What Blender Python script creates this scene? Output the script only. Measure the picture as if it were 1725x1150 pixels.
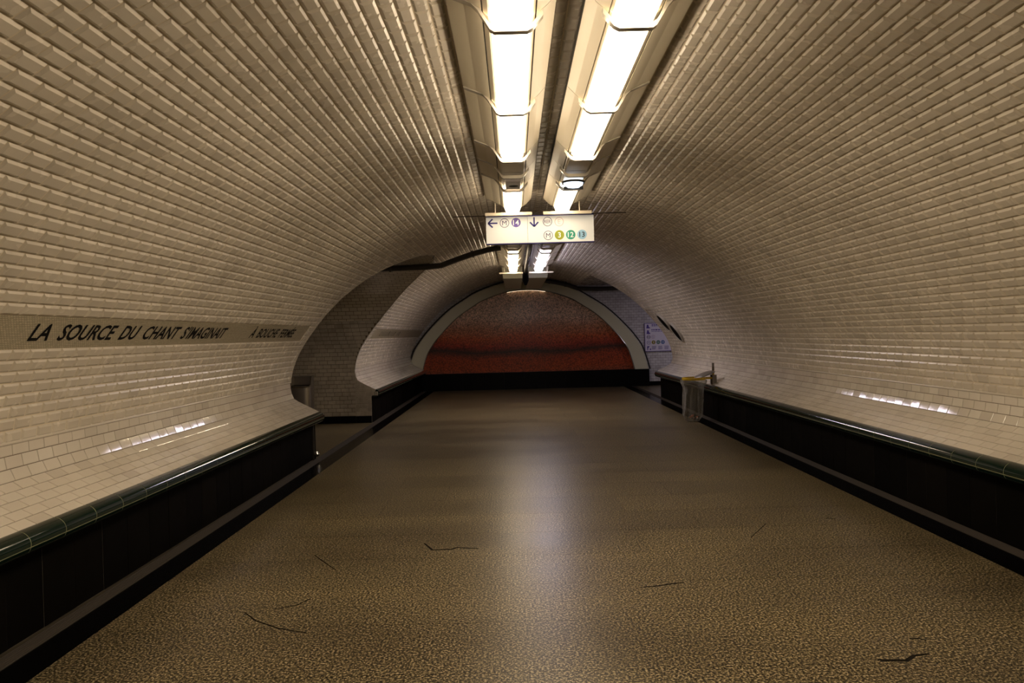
import bpy, math, random
import numpy as np
from mathutils import Vector, Matrix
random.seed(7); rng = np.random.default_rng(7)

scene = bpy.context.scene
col = scene.collection
for o in list(bpy.data.objects): bpy.data.objects.remove(o)

# ------------------------------------------------------------------ camera
H = 1.6            # camera height in metres; the cross-section tables below are in units of H
F = 1250.0         # focal length in pixels of the 1725 px wide frame
VPX, VPY, ROLL = 866.0, 563.0, 0.026
cd = bpy.data.cameras.new('camera'); cam = bpy.data.objects.new('camera', cd); col.objects.link(cam)
cd.sensor_width = 36.0; cd.lens = 36.0 * F / 1725.0; cd.clip_start = 0.02; cd.clip_end = 200
yaw = math.atan((VPX - 862.5) / F); pit = math.atan((575.0 - VPY) / F)
fw = Vector((-math.sin(yaw) * math.cos(pit), math.cos(yaw) * math.cos(pit), -math.sin(pit)))
rt = fw.cross(Vector((0, 0, 1))).normalized(); up = rt.cross(fw)
rt2 = rt * math.cos(ROLL) - up * math.sin(ROLL); up2 = up * math.cos(ROLL) + rt * math.sin(ROLL)
CM = Matrix((rt2, up2, -fw)).transposed().to_4x4(); CM.translation = (0, 0, H)
cam.matrix_world = CM
scene.camera = cam

# ------------------------------------------------------------------ world, light, exposure
LAMP_POWER = 16.0
LAMP_COL = (1.0, 0.80, 0.555)
w = bpy.data.worlds.new('world'); scene.world = w; w.use_nodes = True
w.node_tree.nodes['Background'].inputs[0].default_value = (0.9, 0.8, 0.7, 1)
w.node_tree.nodes['Background'].inputs[1].default_value = 0.0
vs = scene.view_settings
vs.view_transform = 'Standard'; vs.look = 'None'; vs.gamma = 1.0; vs.use_curve_mapping = False
vs.exposure = 0.1

# ------------------------------------------------------------------ materials
MATS = {}
def mat(name, color=(.5, .5, .5), rough=.5, metal=0., coat=0., spec=None, emit=None, estr=0., build=None, alpha=None):
    m = bpy.data.materials.new(name); m.use_nodes = True
    nt = m.node_tree; b = nt.nodes['Principled BSDF']
    b.inputs['Base Color'].default_value = (*color, 1)
    b.inputs['Roughness'].default_value = rough
    b.inputs['Metallic'].default_value = metal
    b.inputs['Coat Weight'].default_value = coat
    b.inputs['Coat Roughness'].default_value = .06
    if spec is not None: b.inputs['Specular IOR Level'].default_value = spec
    if emit:
        b.inputs['Emission Color'].default_value = (*emit, 1); b.inputs['Emission Strength'].default_value = estr
    if build: build(nt, b)
    MATS[name] = m
    return m
def N(nt, t, **kw):
    n = nt.nodes.new(t)
    for k, v in kw.items(): setattr(n, k, v)
    return n
def ramp(nt, src, stops):
    r = N(nt, 'ShaderNodeValToRGB'); e = r.color_ramp.elements
    while len(e) < len(stops): e.new(.5)
    for el, (p, c) in zip(e, stops): el.position = p; el.color = (*c, 1)
    nt.links.new(src, r.inputs[0]); return r
def tinted(c0, c1, bump=0.0, rough=(.12, .3), dirt=.25):
    """glazed ceramic: each tile its own shade, faint grime, slightly uneven glaze"""
    def f(nt, b):
        L = nt.links.new
        if c0[0] < .02: b.inputs['Specular IOR Level'].default_value = .03
        at = N(nt, 'ShaderNodeAttribute', attribute_name='tint'); oi = N(nt, 'ShaderNodeObjectInfo')
        ad = N(nt, 'ShaderNodeMath', operation='ADD'); L(at.outputs['Fac'], ad.inputs[0]); L(oi.outputs['Random'], ad.inputs[1])
        fr = N(nt, 'ShaderNodeMath', operation='FRACT'); L(ad.outputs[0], fr.inputs[0])
        r = ramp(nt, fr.outputs[0], [(0, c0), (.75, c1), (1, tuple(x * .9 for x in c0))])
        g = N(nt, 'ShaderNodeNewGeometry')
        n = N(nt, 'ShaderNodeTexNoise'); n.inputs['Scale'].default_value = 1.3; n.inputs['Detail'].default_value = 5
        L(g.outputs['Position'], n.inputs['Vector'])
        rr = ramp(nt, n.outputs['Fac'], [(.35, (1 - dirt,) * 3), (.65, (1, 1, 1))])
        mx = N(nt, 'ShaderNodeMix', data_type='RGBA', blend_type='MULTIPLY'); mx.inputs[0].default_value = 1
        L(r.outputs[0], mx.inputs[6]); L(rr.outputs[0], mx.inputs[7]); L(mx.outputs[2], b.inputs['Base Color'])
        n2 = N(nt, 'ShaderNodeTexNoise'); n2.inputs['Scale'].default_value = 9; L(g.outputs['Position'], n2.inputs['Vector'])
        mr = N(nt, 'ShaderNodeMapRange'); mr.inputs[3].default_value = rough[0]; mr.inputs[4].default_value = rough[1]
        L(n2.outputs['Fac'], mr.inputs[0]); L(mr.outputs[0], b.inputs['Roughness'])
        if bump:
            bp = N(nt, 'ShaderNodeBump'); bp.inputs['Strength'].default_value = bump; bp.inputs['Distance'].default_value = .004
            n3 = N(nt, 'ShaderNodeTexNoise'); n3.inputs['Scale'].default_value = 14; L(g.outputs['Position'], n3.inputs['Vector'])
            L(n3.outputs['Fac'], bp.inputs['Height']); L(bp.outputs[0], b.inputs['Normal'])
    return f
mat('tile', build=tinted((.66, .60, .51), (.72, .66, .57), .03, (.20, .32), .12))
mat('flat_tile', build=tinted((.72, .66, .58), (.78, .73, .65), .06, (.03, .09), .12))
mat('brick_tile', build=tinted((.56, .50, .41), (.68, .62, .52), .15, (.2, .35), .3))
mat('cool_tile', build=tinted((.60, .57, .58), (.72, .70, .70), .1, (.2, .35), .2))
mat('grout', (.13, .09, .055), .85)
mat('pale_grout', (.66, .58, .45), .7)
mat('bead', (.62, .57, .49), .2)
mat('green', (.003, .015, .010), .07, coat=.6)
mat('green_joint', (.34, .35, .20), .5)
mat('black_panel', build=tinted((.0035, .003, .0027), (.006, .005, .004), .05, (.5, .6), .3))
mat('black_joint', (.13, .115, .09), .6)
mat('black_gloss', (.003, .003, .0035), .35, spec=.1)
mat('letter', (.003, .003, .004), .6, spec=.1)
mat('cream_metal', (.60, .54, .42), .42)
mat('cream_strap', (.62, .58, .50), .25, .35)
mat('seam', (.02, .017, .012), .7)
mat('frame_cream', (.64, .62, .46), .45)
mat('chrome', (.75, .75, .75), .12, 1.)
mat('steel', (.46, .43, .39), .28, 1.)
mat('dark_steel', (.05, .045, .04), .4, .6)
mat('trunk', (.030, .024, .020), .45)
mat('yellow', (.62, .40, .01), .35)
mat('grey_plastic', (.20, .18, .16), .4)
mat('lens', (.9, .85, .75), .4, emit=LAMP_COL, estr=LAMP_POWER)
mat('lens_far', (.9, .85, .75), .4, emit=LAMP_COL, estr=LAMP_POWER * 1.15)
mat('lens_cool', (.9, .9, .9), .4, emit=(.90, .82, 1.0), estr=LAMP_POWER * 1.15)
mat('lens_small', (.8, .85, .9), .3, emit=(.72, .84, 1.0), estr=2.2)
mat('lens_passage', (.8, .8, .9), .3, emit=(.86, .78, 1.0), estr=16.)
mat('lens_wash', (.9, .8, .7), .4, emit=(1., .78, .55), estr=3.0)
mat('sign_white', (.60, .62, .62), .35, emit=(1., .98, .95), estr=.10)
mat('board_white', (.74, .70, .80), .35)
mat('ink_blue', (.012, .008, .16), .5)
mat('ink_violet', (.085, .05, .30), .5)
mat('ink_ring', (.035, .022, .10), .5)
mat('ink_pink', (.56, .45, .46), .5)
mat('ink_olive', (.22, .26, .002), .5)
mat('ink_green', (.005, .24, .16), .5)
mat('ink_sky', (.26, .48, .68), .5)
mat('ink_dark', (.008, .010, .03), .5)
mat('ink_white', (.66, .68, .68), .4, emit=(1, 1, .96), estr=.10)
mat('print_pink', (.50, .36, .46), .5)
mat('print_white', (.74, .72, .78), .4)
mat('print_blue', (.02, .11, .34), .4)
mat('litter_a', (.55, .14, .05), .5); mat('litter_b', (.55, .45, .36), .5); mat('litter_c', (.12, .10, .07), .5)

def band_build(nt, b):
    L = nt.links.new
    uv = N(nt, 'ShaderNodeUVMap'); br = N(nt, 'ShaderNodeTexBrick')
    br.inputs['Scale'].default_value = 1.0; br.inputs['Mortar Size'].default_value = .0016
    br.inputs['Brick Width'].default_value = .022; br.inputs['Row Height'].default_value = .0115
    br.inputs['Color1'].default_value = (.62, .55, .41, 1); br.inputs['Color2'].default_value = (.47, .42, .30, 1)
    br.inputs['Mortar'].default_value = (.20, .17, .12, 1); br.inputs['Bias'].default_value = .1
    L(uv.outputs[0], br.inputs['Vector']); L(br.outputs['Color'], b.inputs['Base Color'])
    bp = N(nt, 'ShaderNodeBump'); bp.invert = True; bp.inputs['Strength'].default_value = .5; bp.inputs['Distance'].default_value = .002
    L(br.outputs['Fac'], bp.inputs['Height']); L(bp.outputs[0], b.inputs['Normal'])
mat('mosaic_band', rough=.4, build=band_build)
def brick_build(nt, b):
    L = nt.links.new
    uv = N(nt, 'ShaderNodeUVMap'); br = N(nt, 'ShaderNodeTexBrick')
    br.inputs['Scale'].default_value = 1.0; br.inputs['Mortar Size'].default_value = .004
    br.inputs['Brick Width'].default_value = .150; br.inputs['Row Height'].default_value = .0755
    br.inputs['Color1'].default_value = (.56, .50, .41, 1); br.inputs['Color2'].default_value = (.66, .60, .50, 1); br.inputs['Mortar'].default_value = (.13, .09, .055, 1)
    L(uv.outputs[0], br.inputs['Vector']); L(br.outputs['Color'], b.inputs['Base Color'])
mat('brick_vault', rough=.3, build=brick_build)

def floor_build(nt, b):
    L = nt.links.new
    g = N(nt, 'ShaderNodeNewGeometry'); oi = N(nt, 'ShaderNodeObjectInfo')
    n1 = N(nt, 'ShaderNodeTexNoise'); n1.inputs['Scale'].default_value = 78; n1.inputs['Detail'].default_value = 3; n1.inputs['Roughness'].default_value = .7
    n2 = N(nt, 'ShaderNodeTexNoise'); n2.inputs['Scale'].default_value = .9; n2.inputs['Detail'].default_value = 4
    mp = N(nt, 'ShaderNodeMapping'); mp.inputs['Scale'].default_value = (.45, 1.6, 1); L(g.outputs['Position'], mp.inputs[0])
    L(g.outputs['Position'], n1.inputs['Vector']); L(mp.outputs[0], n2.inputs['Vector'])
    sp = ramp(nt, n1.outputs['Fac'], [(.43, (.004, .003, .002)), (.49, (.060, .047, .022)), (.54, (.18, .145, .076)), (.62, (.54, .45, .28))])
    st = ramp(nt, n2.outputs['Fac'], [(.34, (.66, .64, .62)), (.52, (.88, .87, .85)), (.68, (1.05, 1.03, .98))])
    mx = N(nt, 'ShaderNodeMix', data_type='RGBA', blend_type='MULTIPLY'); mx.inputs[0].default_value = 1
    L(sp.outputs[0], mx.inputs[6]); L(st.outputs[0], mx.inputs[7])
    hs = N(nt, 'ShaderNodeHueSaturation'); mr = N(nt, 'ShaderNodeMapRange'); mr.inputs[3].default_value = .9; mr.inputs[4].default_value = 1.1
    L(oi.outputs['Random'], mr.inputs[0]); L(mr.outputs[0], hs.inputs['Value']); L(mx.outputs[2], hs.inputs['Color'])
    L(hs.outputs[0], b.inputs['Base Color'])
    r2 = N(nt, 'ShaderNodeMapRange'); r2.inputs[1].default_value = .3; r2.inputs[2].default_value = .7
    r2.inputs[3].default_value = .31; r2.inputs[4].default_value = .35
    L(n2.outputs['Fac'], r2.inputs[0]); L(r2.outputs[0], b.inputs['Roughness'])
    bp = N(nt, 'ShaderNodeBump'); bp.inputs['Strength'].default_value = .12; bp.inputs['Distance'].default_value = .002
    L(n1.outputs['Fac'], bp.inputs['Height']); L(bp.outputs[0], b.inputs['Normal'])
    b.inputs['Specular IOR Level'].default_value = .30
mat('floor_stone', build=floor_build)
mat('floor_joint', (.05, .04, .025), .6)
mat('border_stone', (.002, .0018, .0016), .2, spec=.08)
mat('rib_metal', (.05, .042, .035), .6, spec=.15)
mat('disc_rim', (.36, .33, .29), .4)

def mural_build(nt, b):
    """plain abstract glass mosaic: soft horizontal fields of tan, red-orange, near-black and brown tesserae"""
    L = nt.links.new
    tc = N(nt, 'ShaderNodeTexCoord'); sx = N(nt, 'ShaderNodeSeparateXYZ'); L(tc.outputs['Object'], sx.inputs[0])
    n = N(nt, 'ShaderNodeTexNoise'); n.inputs['Scale'].default_value = .55; n.inputs['Detail'].default_value = 3
    mp = N(nt, 'ShaderNodeMapping'); mp.inputs['Scale'].default_value = (.6, 1, 1.3); L(tc.outputs['Object'], mp.inputs[0]); L(mp.outputs[0], n.inputs['Vector'])
    a1 = N(nt, 'ShaderNodeMath', operation='MULTIPLY_ADD'); L(n.outputs['Fac'], a1.inputs[0]); a1.inputs[1].default_value = .55
    L(sx.outputs['Z'], a1.inputs[2])
    mr = N(nt, 'ShaderNodeMapRange'); mr.inputs[1].default_value = .25; mr.inputs[2].default_value = 2.75; L(a1.outputs[0], mr.inputs[0])
    r = ramp(nt, mr.outputs[0], [(0, (.19, .09, .05)), (.14, (.22, .08, .04)), (.26, (.34, .050, .010)), (.40, (.30, .040, .010)), (.47, (.035, .012, .008)),
                                 (.53, (.30, .028, .012)), (.62, (.46, .085, .025)), (.72, (.46, .19, .10)), (.84, (.62, .42, .31))])
    vo = N(nt, 'ShaderNodeTexVoronoi'); vo.inputs['Scale'].default_value = 42; L(tc.outputs['Object'], vo.inputs['Vector'])
    sv = N(nt, 'ShaderNodeSeparateColor'); L(vo.outputs['Color'], sv.inputs[0])
    vr = N(nt, 'ShaderNodeMapRange'); vr.inputs[3].default_value = .35; vr.inputs[4].default_value = 1.65; L(sv.outputs[0], vr.inputs[0])
    hs = N(nt, 'ShaderNodeHueSaturation'); L(r.outputs[0], hs.inputs['Color']); L(vr.outputs[0], hs.inputs['Value'])
    L(hs.outputs[0], b.inputs['Base Color'])
    bp = N(nt, 'ShaderNodeBump'); bp.inputs['Strength'].default_value = .35; bp.inputs['Distance'].default_value = .01
    L(sv.outputs[1], bp.inputs['Height']); L(bp.outputs[0], b.inputs['Normal'])
mat('mural', rough=.28, build=mural_build)

def bag_build(nt, b):
    L = nt.links.new; out = nt.nodes['Material Output']
    t = N(nt, 'ShaderNodeBsdfTransparent'); t.inputs[0].default_value = (.86, .85, .82, 1)
    b.inputs['Base Color'].default_value = (.42, .40, .36, 1); b.inputs['Roughness'].default_value = .22
    lw = N(nt, 'ShaderNodeLayerWeight'); lw.inputs[0].default_value = .35
    mr = N(nt, 'ShaderNodeMapRange'); mr.inputs[3].default_value = .22; mr.inputs[4].default_value = .75; L(lw.outputs['Facing'], mr.inputs[0])
    ms = N(nt, 'ShaderNodeMixShader'); L(mr.outputs[0], ms.inputs[0]); L(t.outputs[0], ms.inputs[1]); L(b.outputs[0], ms.inputs[2])
    L(ms.outputs[0], out.inputs[0])
    n = N(nt, 'ShaderNodeTexNoise'); n.inputs['Scale'].default_value = 9; tc = N(nt, 'ShaderNodeTexCoord')
    mp = N(nt, 'ShaderNodeMapping'); mp.inputs['Scale'].default_value = (1, 1, .25); L(tc.outputs['Object'], mp.inputs[0]); L(mp.outputs[0], n.inputs['Vector'])
    bp = N(nt, 'ShaderNodeBump'); bp.inputs['Strength'].default_value = .8; bp.inputs['Distance'].default_value = .03
    L(n.outputs['Fac'], bp.inputs['Height']); L(bp.outputs[0], b.inputs['Normal'])
mat('bag_film', build=bag_build)

# ------------------------------------------------------------------ mesh helpers
class MB:
    def __init__(s): s.v = []; s.f = []; s.t = []
    def add(s, verts, faces, tint=0.):
        o = len(s.v); s.v += [tuple(p) for p in verts]; s.f += [tuple(i + o for i in q) for q in faces]; s.t += [tint] * len(faces)
    def quad(s, a, b, c, d, tint=0.): s.add([a, b, c, d], [(0, 1, 2, 3)], tint)
    def box(s, x0, x1, y0, y1, z0, z1):
        s.add([(x0, y0, z0), (x1, y0, z0), (x1, y1, z0), (x0, y1, z0), (x0, y0, z1), (x1, y0, z1), (x1, y1, z1), (x0, y1, z1)],
              [(0, 3, 2, 1), (4, 5, 6, 7), (0, 1, 5, 4), (1, 2, 6, 5), (2, 3, 7, 6), (3, 0, 4, 7)])
    def tube(s, pts, r, n=8, cap=True):
        pts = [Vector(p) for p in pts]; rings = []
        for i, p in enumerate(pts):
            d = (pts[min(i + 1, len(pts) - 1)] - pts[max(i - 1, 0)]).normalized()
            a = d.cross(Vector((0, 0, 1)))
            if a.length < .05: a = d.cross(Vector((1, 0, 0)))
            a.normalize(); c = d.cross(a)
            rr = r[i] if isinstance(r, (list, tuple)) else r
            rings.append([p + (a * math.cos(2 * math.pi * k / n) + c * math.sin(2 * math.pi * k / n)) * rr for k in range(n)])
        v = [q for R in rings for q in R]; f = []
        for i in range(len(pts) - 1):
            for k in range(n): f.append((i * n + k, i * n + (k + 1) % n, (i + 1) * n + (k + 1) % n, (i + 1) * n + k))
        if cap: f += [tuple(range(n))[::-1], tuple(range((len(pts) - 1) * n, len(pts) * n))]
        s.add(v, f)
    def lathe(s, prof, c=(0, 0, 0), n=24, axis='z'):
        v = []; f = []
        for (r, h) in prof:
            for k in range(n):
                a = 2 * math.pi * k / n; v.append((c[0] + r * math.cos(a), c[1] + r * math.sin(a), c[2] + h))
        for i in range(len(prof) - 1):
            for k in range(n): f.append((i * n + k, i * n + (k + 1) % n, (i + 1) * n + (k + 1) % n, (i + 1) * n + k))
        s.add(v, f)
    def prism(s, poly, y0, y1):
        """polygon in the x,z plane, extruded along y"""
        n = len(poly)
        v = [(x, y0, z) for x, z in poly] + [(x, y1, z) for x, z in poly]
        f = [tuple(range(n)), tuple(range(2 * n - 1, n - 1, -1))] + [(i, i + n, (i + 1) % n + n, (i + 1) % n) for i in range(n)]
        s.add(v, f)
    def sweep(s, prof, y0, y1, th=0.):
        """open profile in x,z swept along y; th gives it thickness (towards +z)"""
        if th:
            s.prism(list(prof) + [(x, z + th) for x, z in reversed(prof)], y0, y1)
        else:
            n = len(prof); v = [(x, y0, z) for x, z in prof] + [(x, y1, z) for x, z in prof]
            s.add(v, [(i, i + 1, n + i + 1, n + i) for i in range(n - 1)])
    def mesh(s, name, m, smooth=False, tint=False):
        me = bpy.data.meshes.new(name); me.from_pydata(s.v, [], s.f)
        if tint:
            a = me.attributes.new('tint', 'FLOAT', 'FACE'); a.data.foreach_set('value', np.array(s.t, dtype=np.float32))
        if m: me.materials.append(MATS[m])
        if smooth:
            me.polygons.foreach_set('use_smooth', [True] * len(me.polygons))
            try: me.set_sharp_from_angle(angle=math.radians(40))
            except Exception: pass
        me.update(); return me
    def build(s, name, m, parent=None, smooth=False, tint=False):
        return link(bpy.data.objects.new(name, s.mesh(name, m, smooth, tint)), parent)
def link(o, parent=None):
    col.objects.link(o)
    if parent is not None:
        o.parent = parent
    return o
def tag(o, label, cat=None, group=None, kind=None):
    o['label'] = label
    if cat: o['category'] = cat
    if group: o['group'] = group
    if kind: o['kind'] = kind
    return o
def empty(name, loc=(0, 0, 0), parent=None):
    o = bpy.data.objects.new(name, None); o.location = loc; o.empty_display_size = .1
    return link(o, parent)
def stuff(o): o['kind'] = 'stuff'; return o
def place(mesh, name, M, parent):
    o = bpy.data.objects.new(name, mesh); col.objects.link(o); o.parent = parent
    o.matrix_local = parent_inv.get(parent.name, Matrix()) @ M
    return o
parent_inv = {}
def proj(p):
    q = CM.inverted() @ Vector(p)
    if q.z > -.05: return None
    return (862.5 + F * q.x / -q.z, 575 - F * q.y / -q.z, -q.z)

# ------------------------------------------------------------------ cross-section of the tunnel
CX = .245                                   # axis of the vault, in H
Z1, Z2, Z3, ZE, ZB = 9.95, 14.0, 17.86, 21.75, -7.0   # side passage from Z1 to Z2, right passage from Z3 to the end wall ZE
half = [(1.895, -.608), (1.99, -.560), (2.085, -.509), (2.105, -.492), (2.1236, -.448), (2.131, -.401), (2.133, -.353), (2.113, -.25), (2.065, -.13), (2.0, -.02), (1.9, .115),
        (1.8, .235), (1.7, .345), (1.5, .53), (1.25, .70), (1.0, .83), (.7, .94), (.35, 1.01), (0, 1.035)]
def catmull(P, n=12):
    P = [np.array(p, float) for p in P]; Q = [2 * P[0] - P[1]] + P + [2 * P[-1] - P[-2]]; out = []
    for i in range(1, len(Q) - 2):
        for t in np.linspace(0, 1, n, endpoint=False):
            a, b, c, d = Q[i - 1], Q[i], Q[i + 1], Q[i + 2]
            out.append(.5 * (2 * b + (c - a) * t + (2 * a - 5 * b + 4 * c - d) * t * t + (3 * b - a - 3 * c + d) * t ** 3))
    out.append(P[-1]); return np.array(out)
PR = catmull(half) * H
ARC = np.concatenate([[0], np.cumsum(np.hypot(*np.diff(PR, axis=0).T))])
NROW = int(round(ARC[-1] / .0761)); PITCH = ARC[-1] / NROW
def at_s(s): return np.interp(s, ARC, PR[:, 0]), np.interp(s, ARC, PR[:, 1])     # dx, y above the camera, metres
def s_of_y(yh): 
    i0 = int(np.argmax(PR[:, 0])); return float(np.interp(yh * H, PR[i0 - 12:, 1], ARC[i0 - 12:]))
def pt(side, s, d, off=0.):
    """point on the vault: side -1 left, +1 right; off = towards the inside"""
    x, y = at_s(s); x2, y2 = at_s(min(s + .01, ARC[-1])); x1, y1 = at_s(max(s - .01, 0))
    t = np.array([x2 - x1, y2 - y1]); t /= np.hypot(*t); n = np.array([-t[1], t[0]])   # inward normal of the right half
    x += n[0] * off; y += n[1] * off
    return Vector((CX * H + side * x, d, H + y))
ARCH = [(2.025, -9), (2.025, .20), (1.93, .36), (1.72, .50), (1.45, .61), (1.10, .705), (.70, .775), (.35, .81), (0, .82)]   # half width of the side passage by height
def pas_half(y):
    yh = y / H
    if yh >= .82: return -1.
    return float(np.interp(yh, [a[1] for a in ARCH], [a[0] for a in ARCH]))
ZC = .5 * (Z1 + Z2)
def spans(side, y):
    """stretches of wall along the tunnel at height y (metres above the camera)"""
    if side < 0:
        h = pas_half(y)
        return [(ZB, ZE)] if h < 0 else [(ZB, ZC - h), (ZC + h, ZE)]
    return [(ZB, Z3)] if y < .86 * H else [(ZB, ZE)]

# rows: 0-4 sloped ledge, 5 cove, 6-7 flat, then bead, then bevelled tiles
S_BAND0, S_BAND1 = s_of_y(-.013), s_of_y(.112)
B0 = int(round(S_BAND0 / PITCH)); B1 = B0 + 3
S_BEAD = 8 * PITCH
NCEIL = int(np.searchsorted([-at_s(i * PITCH)[0] for i in range(NROW)], -.66 * H))

TL = .150; GAP = .0030
def tile_geo(lx, ly, bevel, hgt):
    """bevelled tile centred at the origin: x along the tunnel, y up the wall, z inwards"""
    a, b = lx / 2, ly / 2; c, d = a - bevel, b - bevel
    v = [(-a, -b, -.004), (a, -b, -.004), (a, b, -.004), (-a, b, -.004), (-a, -b, .0015), (a, -b, .0015), (a, b, .0015), (-a, b, .0015),
         (-c, -d, hgt), (c, -d, hgt), (c, d, hgt), (-c, d, hgt)]
    f = [(0, 1, 5, 4), (1, 2, 6, 5), (2, 3, 7, 6), (3, 0, 4, 7), (4, 5, 9, 8), (5, 6, 10, 9), (6, 7, 11, 10), (7, 4, 8, 11), (8, 9, 10, 11)]
    return v, f
def frame(side, s, d):
    p = pt(side, s, d); q0 = pt(side, s - PITCH / 2, d); q1 = pt(side, s + PITCH / 2, d)
    ty = (q1 - q0).normalized(); tx = Vector((0, 1 if side < 0 else -1, 0)); tz = tx.cross(ty)
    mid = (q0 + q1) * .5
    if (Vector((CX * H, d, H)) - mid).dot(tz) < 0: tz = -tz; tx = -tx
    M = Matrix((tx, ty, tz)).transposed().to_4x4(); M.translation = mid
    return M
V_BEV, F_BEV = tile_geo(TL - GAP, PITCH - GAP, .0145, .012)
V_FLT, F_FLT = tile_geo(TL - .0045, PITCH - .0045, .0035, .0035)
def mesh_of(vf, name, m):
    b = MB(); b.add(*vf); return b.mesh(name, m)
ME_BEV = mesh_of((V_BEV, F_BEV), 'tile', 'tile'); ME_FLT = mesh_of((V_FLT, F_FLT), 'tile', 'flat_tile')

class TileSet:
    """tiles of one surface: the 300 that show largest become objects, the rest one joined mesh"""
    def __init__(s): s.items = []; s.cut = []
    def add(s, M, size): s.items.append((M, size))
    def finish(s, parent, me, vf, m, limit=300, name='tile', rest='tiles'):
        sc = []
        for i, (M, a) in enumerate(s.items):
            q = proj(M.translation); 
            if q is None or not (-20 < q[0] < 1745 and -20 < q[1] < 1170): sc.append(-1); continue
            vd = (Vector((0, 0, H)) - M.translation).normalized()
            sc.append(a * max(.02, vd.dot(M.to_3x3().col[2])) / q[2] ** 2)
        order = np.argsort(-np.array(sc)); big = set(int(i) for i in order[:limit] if sc[int(i)] > 0)
        for i in sorted(big): place(me, name, s.items[i][0] @ jitter(), parent)
        base = np.array([(*p, 1) for p in vf[0]]); V = []; Fc = []; T = []
        for i, (M, a) in enumerate(s.items):
            if i in big: continue
            n0 = len(V) * len(base); Mm = np.array(M @ jitter()); V.append((base @ Mm.T)[:, :3])
            Fc += [tuple(k + n0 for k in f) for f in vf[1]]; T += [random.random()] * len(vf[1])
        b = MB()
        if V: b.v = [tuple(p) for p in np.concatenate(V)]; b.f = Fc; b.t = T
        for vv, ff in s.cut: b.add(vv, ff, random.random())
        if b.v:
            o = b.build(rest, m, parent, tint=True); stuff(o)
def jitter():
    return Matrix.Rotation(random.gauss(0, .004), 4, 'X') @ Matrix.Rotation(random.gauss(0, .003), 4, 'Y')

def row_tiles(ts, side, r, lo, hi, off, bev, vf, zmin=0.6):
    """lay one row between the limits lo/hi (functions of height) as whole tiles plus cut end tiles"""
    s0, s1 = r * PITCH, (r + 1) * PITCH; y0, y1 = at_s(s0)[1], at_s(s1)[1]
    a0, a1, b0, b1 = lo(y0), lo(y1), hi(y0), hi(y1)
    a0, a1 = max(a0, zmin), max(a1, zmin)
    n0 = int(math.floor((min(a0, a1) - off) / TL)); n1 = int(math.ceil((max(b0, b1) - off) / TL))
    for n in range(n0, n1):
        z0, z1 = n * TL + off, (n + 1) * TL + off
        if z0 >= max(a0, a1) - 1e-6 and z1 <= min(b0, b1) + 1e-6:
            ts.add(frame(side, (s0 + s1) / 2, (z0 + z1) / 2), TL * PITCH); continue
        g = GAP / 2
        c = [max(z0, a0) + g, min(z1, b0) - g, min(z1, b1) - g, max(z0, a1) + g]
        if c[1] - c[0] < .008 and c[2] - c[3] < .008: continue
        if c[1] < c[0]: c[0] = c[1] = .5 * (c[0] + c[1])
        if c[2] < c[3]: c[2] = c[3] = .5 * (c[2] + c[3])
        h = vf[0][8][2]; e = min(.012 if bev else .0035, .3 * max(c[1] - c[0], .01))
        P = [pt(side, s0 + g, c[0], .0015), pt(side, s0 + g, c[1], .0015), pt(side, s1 - g, c[2], .0015), pt(side, s1 - g, c[3], .0015)]
        cm = sum(P, Vector()) / 4
        I = [p + (cm - p) * min(.4, e / max(.02, (cm - p).length)) for p in P]
        nn = pt(side, (s0 + s1) / 2, cm.y, h) - pt(side, (s0 + s1) / 2, cm.y, .0015)
        I = [p + nn for p in I]; B = [p - nn.normalized() * .0055 for p in P]
        fs = [(0, 1, 5, 4), (1, 2, 6, 5), (2, 3, 7, 6), (3, 0, 4, 7), (4, 5, 9, 8), (5, 6, 10, 9), (6, 7, 11, 10), (7, 4, 8, 11), (8, 9, 10, 11)]
        if side > 0: fs = [f[::-1] for f in fs]
        ts.cut.append((B + P + I, fs))

SHO = .0030       # grout face, lapping the foot of the tile bevels
def shell(side, r0, r1, name, m='grout'):
    b = MB()
    for r in range(r0, r1):
        s0, s1 = r * PITCH, (r + 1) * PITCH; y0, y1 = at_s(s0)[1], at_s(s1)[1]
        A, B = spans(side, y0), spans(side, y1)
        if len(A) != len(B):                                   # crown of the side arch
            if len(A) == 2: B = [(B[0][0], ZC), (ZC, B[0][1])]
        for (a0, b0), (a1, b1) in zip(A, B):
            b.quad(pt(side, s0, a0, SHO), pt(side, s0, b0, SHO), pt(side, s1, b1, SHO), pt(side, s1, a1, SHO))
    return b
def zpt(xh, d, yh): return (xh * H, d, H + yh * H)

# ------------------------------------------------------------------ floor
fb = MB(); fb.box(-9, 9.5, ZB, ZE + .3, -.12, -.004)
floor = tag(fb.build('floor', 'floor_joint'), 'speckled brown stone floor of the vaulted passage', 'floor', kind='structure')
FL, FR = -1.481 * H, 1.972 * H
SW, SD = (FR - FL) / 5, .62
sl = MB(); g = .0009
sl.add([(-SW / 2 + g, -SD / 2 + g, -.004), (SW / 2 - g, -SD / 2 + g, -.004), (SW / 2 - g, SD / 2 - g, -.004), (-SW / 2 + g, SD / 2 - g, -.004),
        (-SW / 2 + g, -SD / 2 + g, 0), (SW / 2 - g, -SD / 2 + g, 0), (SW / 2 - g, SD / 2 - g, 0), (-SW / 2 + g, SD / 2 - g, 0)],
       [(4, 5, 6, 7), (0, 1, 5, 4), (1, 2, 6, 5), (2, 3, 7, 6), (3, 0, 4, 7)])
ME_SLAB = sl.mesh('slab', 'floor_stone')
hs = MB(); hs.add([(x * (.5 if abs(x) else 1), y, z) for x, y, z in sl.v], [f for f in sl.f]); ME_HALF = hs.mesh('slab', 'floor_stone')
d = 7.84 - SD * 14; row = 0
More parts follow.
